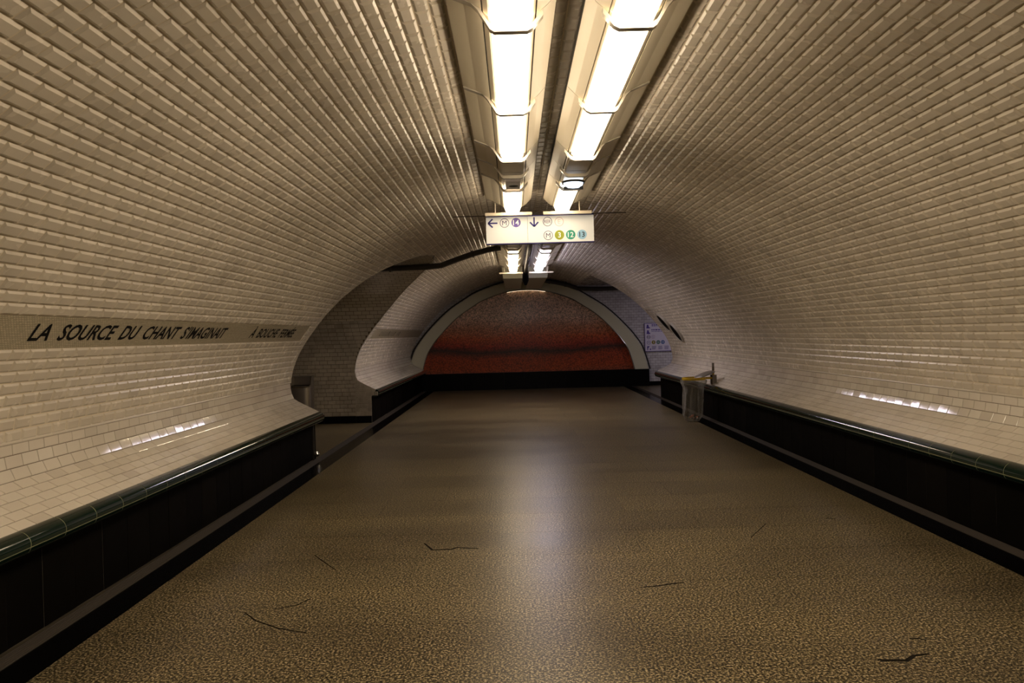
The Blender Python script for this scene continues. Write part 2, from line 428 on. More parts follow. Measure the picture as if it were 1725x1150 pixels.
while d < ZE - .02:
    dep = min(SD, ZE - d)
    if row % 2 == 0:
        for i in range(5): o = place(ME_SLAB, 'slab', Matrix.Translation((FL + SW * (i + .5), d + dep / 2, 0)) @ Matrix.Scale(dep / SD, 4, (0, 1, 0)), floor)
    else:
        for i in range(4): o = place(ME_SLAB, 'slab', Matrix.Translation((FL + SW * (i + 1), d + dep / 2, 0)) @ Matrix.Scale(dep / SD, 4, (0, 1, 0)), floor)
        for x in (FL + SW * .25, FR - SW * .25): place(ME_HALF, 'slab', Matrix.Translation((x, d + dep / 2, 0)) @ Matrix.Scale(dep / SD, 4, (0, 1, 0)), floor)
    d += SD; row += 1
b = MB(); b.box(-9, -1.693 * H, Z1 - .3, Z2 + .02, -.003, -.0002); b.box(2.2 * H, 9.4, Z3 - .3, ZE, -.003, -.0002)
o = b.build('passage_paving', 'floor_stone', floor)
# dark borders and ribbed strips along both ledges
n = 0
for x0, x1, lab in ((-1.615 * H, FL, 'glossy black stone floor border below the lettered wall'), (FR, 2.118 * H, 'glossy black stone floor border on the waste bag side')):
    n += 1; b = MB(); b.box(x0, x1, ZB, ZE, -.02, -.0005)
    tag(b.build('trim_%d' % n, 'border_stone'), lab, 'floor border', kind='structure')
for x0, x1, lab in ((-1.682 * H, -1.615 * H, 'ribbed grey strip at the foot of the lettered wall ledge'), (2.118 * H, 2.185 * H, 'ribbed grey strip at the foot of the waste bag side ledge')):
    n += 1; t = tag(empty('trim_%d' % n), lab, 'drain strip', kind='structure')
    b = MB(); b.box(x0, x1, ZB, ZE, -.02, .001); b.build('strip_bed', 'seam', t)
    for i in range(6):
        xa = x0 + (x1 - x0) * (i + .18) / 6; xb = x0 + (x1 - x0) * (i + .82) / 6
        b = MB(); b.prism([(xa, .0), (xa + .003, .007), (xb - .003, .007), (xb, .0)], ZB, ZE); b.build('rib', 'rib_metal', t)

# scuffs on the floor: worn rubber marks, flat print
def scuff(parent, pts, wd):
    b = MB(); P = []
    for i, p in enumerate(pts):
        d_ = Vector(pts[min(i + 1, len(pts) - 1)]) - Vector(pts[max(i - 1, 0)]); nn = Vector((-d_.y, d_.x)).normalized() * wd * (.4 + .6 * math.sin(math.pi * (i + .5) / len(pts)))
        P.append(((p[0] + nn.x, p[1] + nn.y, .0006), (p[0] - nn.x, p[1] - nn.y, .0006)))
    for a, c in zip(P, P[1:]): b.quad(a[1], c[1], c[0], a[0])
    b.build('scuff_mark', 'border_stone', parent)
def ground(x, y):
    q = CM.to_3x3() @ Vector(((x - 862.5) / F, (575 - y) / F, -1)); t = -H / q.z
    return (q.x * t, q.y * t)
for poly, wd in ((((715, 915), (728, 926), (760, 925), (770, 922), (806, 924)), .012), (((1080, 989), (1105, 987), (1140, 982), (1152, 981)), .008),
                 (((1478, 1111), (1492, 1112), (1528, 1112), (1540, 1104), (1565, 1101)), .012), (((1532, 1076), (1548, 1075), (1560, 1079)), .007),
                 (((412, 1031), (430, 1045), (468, 1058), (516, 1066)), .006), (((463, 1026), (500, 1019), (523, 1008)), .005),
                 (((1265, 905), (1290, 882)), .004), (((530, 935), (548, 948), (566, 960)), .004), (((1390, 872), (1407, 874)), .006)):
    scuff(floor, [ground(*p) for p in poly], wd)

# ------------------------------------------------------------------ vault: left wall, right wall, crown
wallL = tag(shell(-1, 8, NCEIL, 'w').build('wall_left', 'pale_grout'), 'curved vault wall of bevelled white tiles with a lettered mosaic band', 'wall', kind='structure')
wallR = tag(shell(1, 8, NCEIL, 'w').build('wall_right', 'pale_grout'), 'curved vault wall of bevelled white tiles behind the hanging waste bag', 'wall', kind='structure')
cb = shell(-1, NCEIL, NROW, 'c'); cb2 = shell(1, NCEIL, NROW, 'c'); cb.add(cb2.v, cb2.f)
ceil = tag(cb.build('ceiling', 'pale_grout'), 'tiled crown of the vault above the two lamp rows', 'ceiling', kind='structure')
BAND_NEAR, BAND_FAR = (ZB, Z1 - .30), (Z2 + .30, ZE)
for side, wall in ((-1, wallL), (1, wallR)):
    ts = TileSet(); tc_ = TileSet()
    for r in range(8, NROW):
        off = (r % 2) * TL / 2 + .004 * random.uniform(-1, 1)
        tgt = ts if r < NCEIL else tc_
        ym = at_s((r + .5) * PITCH)[1]; k = len(spans(side, ym))
        segs = []
        if side < 0 and k == 2:
            h_ = lambda y: max(pas_half(y), 0.)
            segs = [((lambda y: ZB), (lambda y: ZC - h_(y))), ((lambda y: ZC + h_(y)), (lambda y: ZE))]
            if B0 <= r < B1:
                segs = [((lambda y: BAND_NEAR[1]), (lambda y: ZC - h_(y))), ((lambda y: ZC + h_(y)), (lambda y: BAND_FAR[0]))]
        else:
            e = spans(side, ym)[0][1]; segs = [((lambda y: ZB), (lambda y, e=e: e))]
        for lo, hi in segs: row_tiles(tgt, side, r, lo, hi, off, True, (V_BEV, F_BEV))
    ts.finish(wall, ME_BEV, (V_BEV, F_BEV), 'tile')
    if side < 0: keep = tc_
    else:
        keep.items += tc_.items; keep.cut += tc_.cut
        keep.finish(ceil, ME_BEV, (V_BEV, F_BEV), 'tile')
# lettered mosaic band
def band(z0, z1):
    me = bpy.data.meshes.new('mosaic_band'); V = []; Fc = []; UV = []
    ns = 9; S = np.linspace(B0 * PITCH + .001, B1 * PITCH - .001, ns)
    for s in S: V += [pt(-1, s, z0, .0045), pt(-1, s, z1, .0045)]
    for i in range(ns - 1):
        Fc.append((2 * i, 2 * i + 1, 2 * i + 3, 2 * i + 2))
        UV += [(z0, S[i]), (z1, S[i]), (z1, S[i + 1]), (z0, S[i + 1])]
    me.from_pydata([tuple(v) for v in V], [], Fc); u = me.uv_layers.new(name='UVMap')
    for l, q in zip(u.data, UV): l.uv = q
    me.materials.append(MATS['mosaic_band'])
    return link(bpy.data.objects.new('mosaic_band', me), wallL)
bandN = band(ZB, BAND_NEAR[1]); bandF = band(BAND_FAR[0], ZE - .01)
bandN['label'] = 'band of tiny beige tesserae with black lettering'
def text_mesh(txt, size=1., bold=0.):
    c = bpy.data.curves.new('t', 'FONT'); c.body = txt; c.size = size; c.resolution_u = 3; c.offset = bold
    o = bpy.data.objects.new('t', c); col.objects.link(o); bpy.context.view_layer.update()
    me = bpy.data.meshes.new_from_object(o); bpy.data.objects.remove(o)
    v = [tuple(x.co[:2]) for x in me.vertices]; f = [tuple(p.vertices) for p in me.polygons]; bpy.data.meshes.remove(me)
    return v, f
def wall_text(txt, z0, z1, s_base, cap):
    v, f = text_mesh(txt.replace(' ', '  '), 1., .022); xs = [p[0] for p in v]; x0, x1 = min(xs), max(xs)
    ch = .70                                                       # cap height of the built-in font at size 1
    V = [pt(-1, s_base + p[1] / ch * cap, z0 + (p[0] - x0) / (x1 - x0) * (z1 - z0), .0060) for p in v]
    b = MB(); b.add(V, f); o = b.build('lettering', 'letter', bandN); o['label'] = 'black capital letters'
    return o
def wall_depth(x, y):
    """depth at which the ray through a pixel meets the left vault"""
    q = CM.to_3x3() @ Vector(((x - 862.5) / F, (575 - y) / F, -1)); best = None
    for s in np.linspace(8 * PITCH, 40 * PITCH, 400):
        X, Y = at_s(s); X = CX * H - X
        e = abs(q.x / q.y - X * (q.z / q.y) / Y) if abs(Y) > 1e-4 else 9
        t = X / q.x
        e = abs(q.z * t - Y)
        if best is None or e < best[0]: best = (e, q.y * t, s)
    return best[1], best[2]
sb = (B0 + .80) * PITCH; capS = 1.50 * PITCH
wall_text("LA SOURCE DU CHANT S'IMAGINAIT", wall_depth(43, 574)[0], wall_depth(372, 570)[0], sb, capS)
wall_text("\u00c0 BOUCHE FERM\u00c9E", wall_depth(416, 570)[0], wall_depth(489, 569)[0], sb, capS)
# far inscription, too small to read: slanting strokes
za, zb2 = wall_depth(637, 566)[0], wall_depth(671, 566)[0]
b = MB(); z = za
while z < zb2:
    k = random.choice((0, 1, 1, 2)); wd = .03
    if abs(z - (za + (zb2 - za) * .74)) > .22:
        for a, c, dz in (((0, capS, 0),) if k == 0 else ((0, capS, 0), (0, .018, .05)) if k == 1 else ((0, capS, 0), (capS - .02, capS, .05), (0, capS, .08))):
            b.quad(pt(-1, sb + a, z + dz, .0060), pt(-1, sb + a, z + dz + wd, .0060), pt(-1, sb + c, z + dz + wd, .0060), pt(-1, sb + c, z + dz, .0060))
    z += .16
b.build('lettering', 'letter', bandF)
# smooth glazed edge along the openings
def edge_curve(side, zf, r0, r1, wall):
    b = MB(); P = []
    for s in np.arange(r0 * PITCH, r1 * PITCH, PITCH / 2):
        y = at_s(s)[1]; P.append(pt(side, s, zf(y), .004))
    b.tube(P, .011, 6); b.build('edge_trim', 'bead', wall, smooth=True)
ra = int(s_of_y(.80) / PITCH)
edge_curve(-1, lambda y: ZC - max(pas_half(y), 0), 8, ra, wallL)
edge_curve(-1, lambda y: ZC + max(pas_half(y), 0) - .003, 8, ra, wallL)
edge_curve(1, lambda y: Z3, 8, int(s_of_y(.85) / PITCH), wallR)

# ------------------------------------------------------------------ tiled ledges with green nosing
XCAP, YCAP = half[0][0] * H, half[0][1] * H        # top edge of the ledge
XF = 1.945 * H                                      # vertical face
R_N = .072
def cap_profile(lower):
    """quarter-round nosing tiles in (dx, y): upper and lower piece meet at the nose"""
    cx, cy = XCAP + .012, YCAP - R_N + .004
    P = []
    if not lower: ang = np.linspace(math.radians(78), math.radians(190), 9)
    else: ang = np.linspace(math.radians(194.5), math.radians(262), 6)
    for a in ang: P.append((cx + R_N * 1.12 * math.cos(a), cy + R_N * math.sin(a)))
    if lower: P.append((XF + .02, cy - R_N * 1.0))
    return P
def ledge(side, z0, z1, label):
    L = tag(empty('tiled_ledge'), label, 'ledge', 'tiled ledges along the vault')
    b = MB()
    for r in range(0, 8):
        b.quad(pt(side, r * PITCH, z0, -.003), pt(side, r * PITCH, z1, -.003), pt(side, (r + 1) * PITCH, z1, -.003), pt(side, (r + 1) * PITCH, z0, -.003))
    b.build('mortar_bed', 'grout', L)
    ts = TileSet()
    for r in range(0, 8):
        row_tiles(ts, side, r, lambda y: z0, lambda y: z1, (r % 2) * TL / 2 if r != 5 else .03, False, (V_FLT, F_FLT))
    ts.finish(L, ME_FLT, (V_FLT, F_FLT), 'flat_tile')
    # half-round bead between ledge and vault
    c = MB(); P = [pt(side, S_BEAD - .015 + .030 * i / 6, 0, .002 + .016 * math.sin(math.pi * i / 6)) for i in range(7)]
    c.add([(p.x, -TL + .001, p.z) for p in P] + [(p.x, TL - .001, p.z) for p in P], [(i, i + 1, i + 8, i + 7) for i in range(6)] + [tuple(range(7)), tuple(range(13, 6, -1))])
    me = c.mesh('bead_tile', 'bead', True); zz = max(z0, .3)
    while zz < z1 - .01:
        l = min(2 * TL, z1 - zz)
        place(me, 'bead_tile', Matrix.Translation((0, zz + l / 2, 0)) @ Matrix.Scale(l / (2 * TL), 4, (0, 1, 0)), L); zz += 2 * TL
    # green nosing
    CL = .308; sgn = side
    W = lambda p: (CX * H + sgn * p[0], H + p[1])
    for low in (False, True):
        prof = cap_profile(low); inner = [(XCAP + .02 + .35 * (p[0] - XCAP - .012), YCAP - R_N + .35 * (p[1] - YCAP + R_N)) for p in reversed(prof)]
        c = MB(); poly = [W(p) for p in prof + inner]; c.prism(poly, -CL / 2 + .003, CL / 2 - .003)
        me = c.mesh('nosing_tile', 'green', True); zz = max(z0, .2) if z0 < 0 else z0
        while zz < z1 - .01:
            l = min(CL, z1 - zz)
            place(me, 'nosing_tile', Matrix.Translation((0, zz + l / 2, 0)) @ Matrix.Scale(l / CL, 4, (0, 1, 0)) @ Matrix.Rotation(0, 4, 'X'), L); zz += CL
    core = [(XCAP + .012 + (R_N - .0015) * 1.12 * math.cos(a), YCAP - R_N + .004 + (R_N - .0015) * math.sin(a)) for a in np.linspace(math.radians(80), math.radians(262), 14)] + [(XF + .02, YCAP - 2 * R_N + .01), (XF + .02, YCAP - .02)]
    c = MB(); c.prism([W(p) for p in core], z0 + .004, z1 - .004); c.build('nosing_core', 'green_joint', L)
    # black face panels
    h0, h1 = .004 - H, YCAP - 2 * R_N + .012
    c = MB(); c.box(-CL / 2 + .002, CL / 2 - .002, -.008, .008, 0, h1 - h0); me = c.mesh('face_panel', 'black_panel')
    zz = max(z0, .2) if z0 < 0 else z0
    while zz < z1 - .01:
        l = min(CL, z1 - zz)
        place(me, 'face_panel', Matrix.Translation((CX * H + sgn * (XF + .004 + random.uniform(-.001, .001)), zz + l / 2, H + h0)) @ Matrix.Rotation(math.pi / 2, 4, 'Z') @ Matrix.Scale(l / CL, 4, (1, 0, 0)), L); zz += CL
    c = MB(); x0, x1 = sorted((CX * H + sgn * (XF - .002), CX * H + sgn * (XF + .02))); c.box(x0, x1, z0 + .003, z1 - .003, 0, H + h1); c.build('backing', 'black_joint', L)
    # end closing plates
    for zc in (z0, z1):
        if zc < 0: continue
        poly = [W(p) for p in ((XF, -H + .002), (XF, h1), (XCAP, YCAP - .02))] + [W(at_s(r * PITCH)) for r in range(9)] + [W((at_s(8 * PITCH)[0], -H + .002))]
        c = MB(); c.prism(poly, zc - .012 if zc == z1 else zc, zc if zc == z1 else zc + .012); c.build('end_plate', 'brick_tile', L)
    return L
ledgeLN = ledge(-1, ZB, Z1, 'sloped white-tiled ledge with green nosing below the black lettering')
ledgeLF = ledge(-1, Z2, ZE - .168, 'short white-tiled ledge with green nosing between side passage and red mosaic')
ledgeR = ledge(1, ZB, Z3, 'sloped white-tiled ledge with green nosing carrying the waste bag holder')

# ------------------------------------------------------------------ left side passage
def xprof(y):
    """x of the left vault surface / ledge outline at height y above the camera (metres)"""
    if y < YCAP - 2 * R_N + .012: return CX * H - XF
    if y < YCAP: return CX * H - XCAP + .05 * math.sqrt(max(0, 1 - ((y - YCAP + R_N) / R_N) ** 2))
    i0 = int(np.argmax(PR[:, 0]))
    if y < PR[i0, 1]: return CX * H - float(np.interp(y, PR[:i0 + 1, 1], PR[:i0 + 1, 0]))
    return CX * H - float(np.interp(y, PR[i0:, 1], PR[i0:, 0]))
XP0 = -7.2
ys = [-H] + list(np.linspace(YCAP - 2 * R_N, .81 * H, 60))
b = MB()
for y0, y1 in zip(ys, ys[1:]):
    b.add([(XP0, Z2 + .006, H + y0), (xprof(y0), Z2 + .006, H + y0), (xprof(y1), Z2 + .006, H + y1), (XP0, Z2 + .006, H + y1)], [(0, 1, 2, 3)])
wallP = tag(b.build('wall_side_passage', 'grout'), 'flat white brick-tiled wall of the side passage behind the steel bin', 'wall', kind='structure')
BL, BH = .150, .0755
VB, FB = tile_geo(BL - .006, BH - .006, .004, .004)
# stand the brick tile upright facing the camera
MUP = Matrix(((1, 0, 0), (0, 0, -1), (0, 1, 0))).to_4x4()
ME_BRK = mesh_of((VB, FB), 'tile', 'brick_tile')
ts = TileSet(); PL = .135
nr = int((.80 * H + H - PL) / BH)
for r in range(nr):
    y0 = -H + PL + r * BH; xe = min(xprof(y0 + .01), xprof(y0 + BH / 2), xprof(y0 + BH - .01)); x = xe - (r % 2) * BL / 2
    if r % 2:
        cw = BL / 2; cx_ = xe - cw / 2; vv, ff = tile_geo(cw - .004, BH - .004, .004, .004)
        Mx = Matrix.Translation((cx_, Z2, H + y0 + BH / 2)) @ MUP; ts.cut.append(([Mx @ Vector(p) for p in vv], ff))
    while x - BL > XP0:
        ts.add(Matrix.Translation((x - BL / 2, Z2, H + y0 + BH / 2)) @ MUP, BL * BH); x -= BL
ts.finish(wallP, ME_BRK, (VB, FB), 'brick_tile')
x = xprof(-H)
while x > XP0 + .3:
    b = MB(); b.box(x - .297, x - .003, Z2 - .014, Z2 + .006, .004, PL - .003); b.build('plinth_tile', 'black_gloss', wallP, smooth=False); x -= .30
# near wall, ceiling and end of the side passage
b = MB()
for y0, y1 in zip(ys, ys[1:]):
    b.add([(XP0, Z1 - .01, H + y0), (xprof(y0) - .02, Z1 - .01, H + y0), (xprof(y1) - .02, Z1 - .01, H + y1), (XP0, Z1 - .01, H + y1)], [(3, 2, 1, 0)])
tag(b.build('wall_side_passage_near', 'brick_tile'), 'tiled side passage wall hidden behind the end of the lettered wall', 'wall', kind='structure')
b = MB(); A = sorted([(z, y) for z, y in ARCH if y > -1] , key=lambda q: q[1]); 
curve = [(-z, y) for z, y in A] + [(z, y) for z, y in reversed(A[:-1])]
for (za_, ya), (zb_, yb) in zip(curve, curve[1:]):
    b.add([(XP0, ZC + za_, H + ya * H), (xprof(ya * H) + .01, ZC + za_, H + ya * H), (xprof(yb * H) + .01, ZC + zb_, H + yb * H), (XP0, ZC + zb_, H + yb * H)], [(0, 1, 2, 3)])
cs = b.build('ceiling_side_passage', 'brick_vault'); uvl = cs.data.uv_layers.new(name='UVMap'); acc = [0.]
for (za_, ya), (zb_, yb) in zip(curve, curve[1:]): acc.append(acc[-1] + math.hypot(zb_ - za_, (yb - ya) * H))
for pi, p in enumerate(cs.data.polygons):
    for k, li in enumerate(p.loop_indices):
        uvl.data[li].uv = (cs.data.vertices[cs.data.loops[li].vertex_index].co.x, acc[pi] if k < 2 else acc[pi + 1])
tag(cs, 'low arched ceiling of the side passage beside the steel bin', 'ceiling', kind='structure')
b = MB(); b.box(XP0 - .1, XP0, Z1 - .2, Z2 + .2, 0, 3.4)
tag(b.build('wall_side_passage_end', 'brick_tile'), 'tiled wall closing the far end of the side passage', 'wall', kind='structure')

# ------------------------------------------------------------------ end wall with mosaic and arched frame
XR = 8.6
b = MB(); b.box(XP0, XR, ZE + .006, ZE + .2, 0, 3.6)
wallE = tag(b.build('wall_back', 'grout'), 'white brick-tiled end wall around the red mosaic', 'wall', kind='structure')
frm = [(2.19, -.69), (2.14, -.5), (2.06, -.27), (1.95, -.1), (1.83, .05), (1.6, .29), (1.38, .48), (1.15, .63), (.94, .755), (.7, .85), (.45, .925), (.2, .96), (0, .968)]
fo = catmull(frm, 5); fi = np.array([(p[0] * .885, (p[1] + .69) * .9 - .69) for p in fo])
def arch2(P): return [(CX * H + p[0] * H, H + p[1] * H) for p in P] + [(CX * H - p[0] * H, H + p[1] * H) for p in P[::-1][1:]]
OUT, INN = arch2(fo), arch2(fi)
ME_COOL = mesh_of((VB, FB), 'tile', 'cool_tile')
ts = TileSet()
for r in range(int((3.3 - .12) / BH)):
    y = .12 + r * BH; x = -6 + (r % 2) * BL / 2
    dxo = float(np.interp((y + BH / 2 - H) / H, [p[1] for p in fo], [p[0] for p in fo])) if y - H < .968 * H else -1
    while x < XR:
        dx = abs(x + BL / 2 - CX * H) / H
        if dxo < 0 or dx > dxo - .06:
            if x > -4.2: ts.add(Matrix.Translation((x + BL / 2, ZE, y + BH / 2)) @ MUP, BL * BH)
        x += BL
ts.finish(wallE, ME_COOL, (VB, FB), 'cool_tile')
b = MB(); b.box(CX * H + 2.2 * H, XR, ZE - .014, ZE + .006, .004, .118); b.build('plinth', 'black_gloss', wallE)
mural = tag(empty('mosaic_mural', (0, 0, 0)), 'arched mosaic of red, brown and tan tesserae in a broad cream surround', 'mosaic')
fr_t = mural
DF0, DF1 = ZE - .16, ZE
b = MB(); n = len(OUT)
V = [(x, DF0, z) for x, z in OUT] + [(x, DF0 + .03, z) for x, z in INN] + [(x, DF1, z) for x, z in OUT] + [(x, DF1, z) for x, z in INN]
Fc = []
for i in range(n - 1):
    Fc += [(i, i + 1, n + i + 1, n + i), (i, 2 * n + i, 2 * n + i + 1, i + 1), (n + i, n + i + 1, 3 * n + i + 1, 3 * n + i)]
b.add(V, Fc); b.build('arch_surround', 'frame_cream', fr_t, smooth=True)
b = MB(); b.tube([(x, DF0 + .02, z) for x, z in INN], .016, 6); b.build('inner_lip', 'chrome', fr_t, smooth=True)
OUT2 = [(CX * H + (x - CX * H) * 1.012, H - .69 * H + (z - H + .69 * H) * 1.014) for x, z in OUT]
b = MB(); b.tube([(x, DF0 + .03, z) for x, z in OUT2], .02, 6); b.build('outer_joint', 'seam', fr_t, smooth=True)
mu = MB(); cxm = CX * H
pts_ = INN; c0 = (cxm, ZE - .02, H - .69 * H)
mu.add([c0] + [(x, ZE - .02, z) for x, z in INN], [(0, i + 1, i + 2) for i in range(len(INN) - 1)])
mu.build('tesserae_field', 'mural', mural)
b = MB(); k0, k1 = len(INN) // 2 - 9, len(INN) // 2 + 10
b.tube([(CX * H + (x - CX * H) * .985, ZE - .07, z - .010) for x, z in INN[k0:k1]], .004, 6); b.build('picture_light', 'lens_wash', mural, smooth=True)
plb = tag(empty('mural_plinth'), 'long black plinth under the red mosaic', 'plinth')
x = CX * H - XF
while x < CX * H + 2.2 * H - .02:
    wdt = min(.6, CX * H + 2.2 * H - x); b = MB(); b.box(x + .0015, x + wdt - .0015, ZE - .17, ZE - .005, .0, H - .69 * H); b.build('plinth_panel', 'black_gloss', plb); x += wdt

# right passage: ceiling, near wall, end
b = MB(); b.box(CX * H + .9 * H, XR, Z3 - .02, ZE + .02, H + .86 * H, H + .86 * H + .1)
tag(b.build('ceiling_right_passage', 'brick_tile'), 'flat ceiling of the passage beside the notice board', 'ceiling', kind='structure')
b = MB(); yy = np.linspace(-H, .86 * H, 40)
def xr(y): return 2 * CX * H - xprof(y)
for y0, y1 in zip(yy, yy[1:]): b.add([(xr(y0) + .03, Z3 - .01, H + y0), (XR, Z3 - .01, H + y0), (XR, Z3 - .01, H + y1), (xr(y1) + .03, Z3 - .01, H + y1)], [(0, 1, 2, 3)])
tag(b.build('wall_right_passage_near', 'brick_tile'), 'tiled passage wall hidden behind the end of the waste bag side wall', 'wall', kind='structure')
b = MB(); b.box(XR, XR + .1, Z3 - .1, ZE + .2, 0, 3.6)
tag(b.build('wall_right_passage_end', 'brick_tile'), 'tiled wall closing the passage beside the notice board', 'wall', kind='structure')
b = MB(); b.box(-5, 6, ZB - .1, ZB, 0, 3.8)
tag(b.build('wall_front', 'tile'), 'tiled wall closing the vault opposite the red mosaic', 'wall', kind='structure')
pl = tag(empty('passage_lamp', (5.6, ZE - 1.9, H + .86 * H)), 'cool white ceiling lamp in the passage beside the notice board', 'lamp')
b = MB(); b.box(-.7, .7, -.12, .12, -.05, -.005); b.build('housing', 'cream_metal', pl)
b = MB(); b.prism([(-.66, -.05), (-.6, -.11), (.6, -.11), (.66, -.05)], -.09, .09); b.build('diffuser', 'lens_passage', pl)

# ------------------------------------------------------------------ ceiling lamps
LP = [(-.172, .957), (-.066, .903), (-.046, .876)]                 # outer wing and rim, in H
def lamp(side, z0, z1, kind, label, group):
    """kind: lit, cool, blank, speaker, spot. side -1 = row on the lettered wall's side"""
    mx = (lambda x: x * H) if side < 0 else (lambda x: (.380 - x) * H)
    t = tag(empty('ceiling_lamp', (0, 0, 0)), label, 'ceiling lamp', group)
    zc = (z0 + z1) / 2; t.location = (mx(.012), zc, H + .99 * H); t['_'] = 0; del t['_']
    off = Vector(t.location)
    def B(mb, name, m, parent=t, smooth=False):
        mb.v = [tuple(Vector(v) - off) for v in mb.v]
        return mb.build(name, m, parent, smooth)
    q = lambda x, y: (mx(x), H + (y + .012) * H)
    g = .004
    m = MB(); m.sweep([q(-.172, .957), q(-.12, .935), q(-.069, .905)], z0 + g, z1 - g, .006); B(m, 'outer_panel', 'cream_metal')
    m = MB(); m.sweep([q(.088, .893), q(.118, .917), q(.147, .948)], z0 + g, z1 - g, .006); B(m, 'inner_panel', 'cream_metal')
    m = MB(); m.sweep([q(-.064, .903), q(-.050, .890), q(-.043, .888)], z0 + g, z1 - g, .006); B(m, 'rim', 'cream_metal')
    m = MB(); m.sweep([q(.071, .888), q(.078, .889), q(.084, .896)], z0 + g, z1 - g, .006); B(m, 'rim', 'cream_metal')
    m = MB(); m.prism([q(-.172, .964), q(-.06, .912), q(-.04, .90), q(.08, .90), q(.147, .956), q(.147, .985), q(-.172, .985)], z0 + .001, z1 - .001); B(m, 'housing', 'seam')
    if kind in ('lit', 'far', 'cool'):
        m = MB(); m.prism([q(-.043, .8985), q(-.043, .884), q(-.032, .856), q(.060, .856), q(.071, .884), q(.071, .8985)], z0 + .012, z1 - .012)
        B(m, 'diffuser', {'lit': 'lens', 'far': 'lens_far', 'cool': 'lens_cool'}[kind])
    else:
        m = MB(); m.prism([q(-.043, .8985), q(-.043, .874), q(.071, .874), q(.071, .8985)], z0 + .006, z1 - .006); B(m, 'cover_plate', 'cream_metal')
        if kind == 'speaker':
            m = MB(); m.box(*sorted((mx(-.026), mx(.06))), zc - .10, zc + .24, H + .862 * H, H + .8745 * H); p = B(m, 'mounting_plate', 'print_white')
            m = MB(); n = 20; v = [(mx(.02) + .045 * math.cos(2 * math.pi * i / n), zc + .10 + .045 * math.sin(2 * math.pi * i / n), H + .862 * H - .001) for i in range(n)]
            m.add(v, [tuple(range(n))]); B(m, 'speaker_hole', 'seam', p)
        if kind == 'spot':
            m = MB(); m.lathe([(.001, -.065), (.05, -.06), (.085, -.035), (.095, 0)], (mx(.014), zc + .06, H + .874 * H), 24); B(m, 'round_lens', 'lens_small', t, True)
            m = MB(); m.lathe([(.096, .0), (.108, .0), (.108, -.018), (.096, -.018), (.096, 0)], (mx(.014), zc + .06, H + .874 * H), 24); B(m, 'ring', 'dark_steel', t, True)
            m = MB(); m.box(mx(.014) - .09, mx(.014) + .09, zc + .05, zc + .066, H + .874 * H - .074, H + .874 * H - .045); B(m, 'crossbar', 'dark_steel', t)
    # bent strap at the near joint
    S = [q(-.172, .951), q(-.098, .922), q(-.080, .903), q(-.046, .848), q(-.034, .840), q(.060, .840), q(.076, .848), q(.106, .884)]
    for zs in ((z0,) if True else ()):
        m = MB(); m.sweep(S, zs - .02, zs + .02, .026); B(m, 'strap', 'cream_strap', t, True)
    return t
MODL = 1.27
bd = [8.45, 7.13, 6.52, 5.91, 4.64, 3.372, 2.10, .83]
rows = ((-1, 'row nearer the lettered wall'), (1, 'row nearer the waste bag'))
for side, rn in rows:
    names = [('lit', 'first before the sign'), ('speaker' if side < 0 else 'spot', ''), ('blank', ''), ('lit', 'second before the sign'), ('lit', 'third before the sign'), ('lit', 'fourth before the sign'),
             ('lit', 'fifth before the sign'), ('lit', 'sixth before the sign'), ('lit', 'seventh before the sign')]
    for (z1_, z0_), (k, w_) in zip(zip(bd, bd[1:]), names):
        if k == 'lit': lab = 'lit fluorescent ceiling lamp, %s, %s' % (rn, w_)
        elif k == 'blank': lab = 'unlit blank cover in the lamp %s before the sign' % rn
        elif k == 'speaker': lab = 'short lamp cover with white plate and dark oval hole before the sign'
        else: lab = 'short lamp cover with round bluish glass lamp before the sign'
        lamp(side, z0_, z1_, k, lab, 'ceiling lamps in two rows')
    far = [(11.47, 12.1, 'blank', 'first unlit cover'), (12.1, 12.74, 'blank', 'second unlit cover'), (12.74, 14.01, 'far' if side < 0 else 'cool', 'first lit lamp'), (14.01, 15.28, 'far' if side < 0 else 'cool', 'second lit lamp'), (15.28, 16.55, 'far' if side < 0 else 'cool', 'third lit lamp')]
    for z0_, z1_, k, w_ in far:
        lamp(side, z0_, z1_, k, 'ceiling lamp fitting behind the sign, %s, %s' % (rn, w_), 'ceiling lamps in two rows')
# end plates of the lamp rows
for zz, lab in ((8.45, 'cream cross bar closing the lamp rows above the sign'), (16.58, 'cream cross bar closing the lamp rows before the red mosaic')):
    t = tag(empty('lamp_end_bar', (CX * H, zz, H + .86 * H)), lab, 'bracket')
    for x0, x1 in ((-.182, .150), (.232, .575)):
        b = MB(); b.box(x0 * H - CX * H, x1 * H - CX * H, -.005, .05, -.022, .010); b.build('bar', 'cream_metal', t)
    for x in (-.11, .49):
        b = MB(); b.tube([(x * H - CX * H, .02, -.01), (x * H - CX * H, .02, .12)], .006, 6); b.build('hanger_rod', 'cream_metal', t)
# dark cable trunk in the gap between the rows, with its hanging end
t = tag(empty('cable_trunk', (.19 * H, 9, H + .9 * H)), 'dark cable trunk in the gap between the lamp rows', 'cable trunk')
b = MB(); b.box(-.035, .045, .2, 8.1, -.05, .06); b.build('channel', 'trunk', t)
for dx in (-.02, .005, .03):
    b = MB(); b.tube([(dx, .2 + i * .85, -.056 - .012 * math.sin(i * 1.7 + dx * 40)) for i in range(10)], .009, 6); b.build('cable', 'trunk', t, smooth=True)
b = MB(); b.tube([(0, 7.9, -.04), (0, 8.05, -.10), (0, 8.2, -.20), (0, 8.25, -.30)], [.05, .07, .075, .03], 10); b.build('hanging_end', 'black_gloss', t, smooth=True)
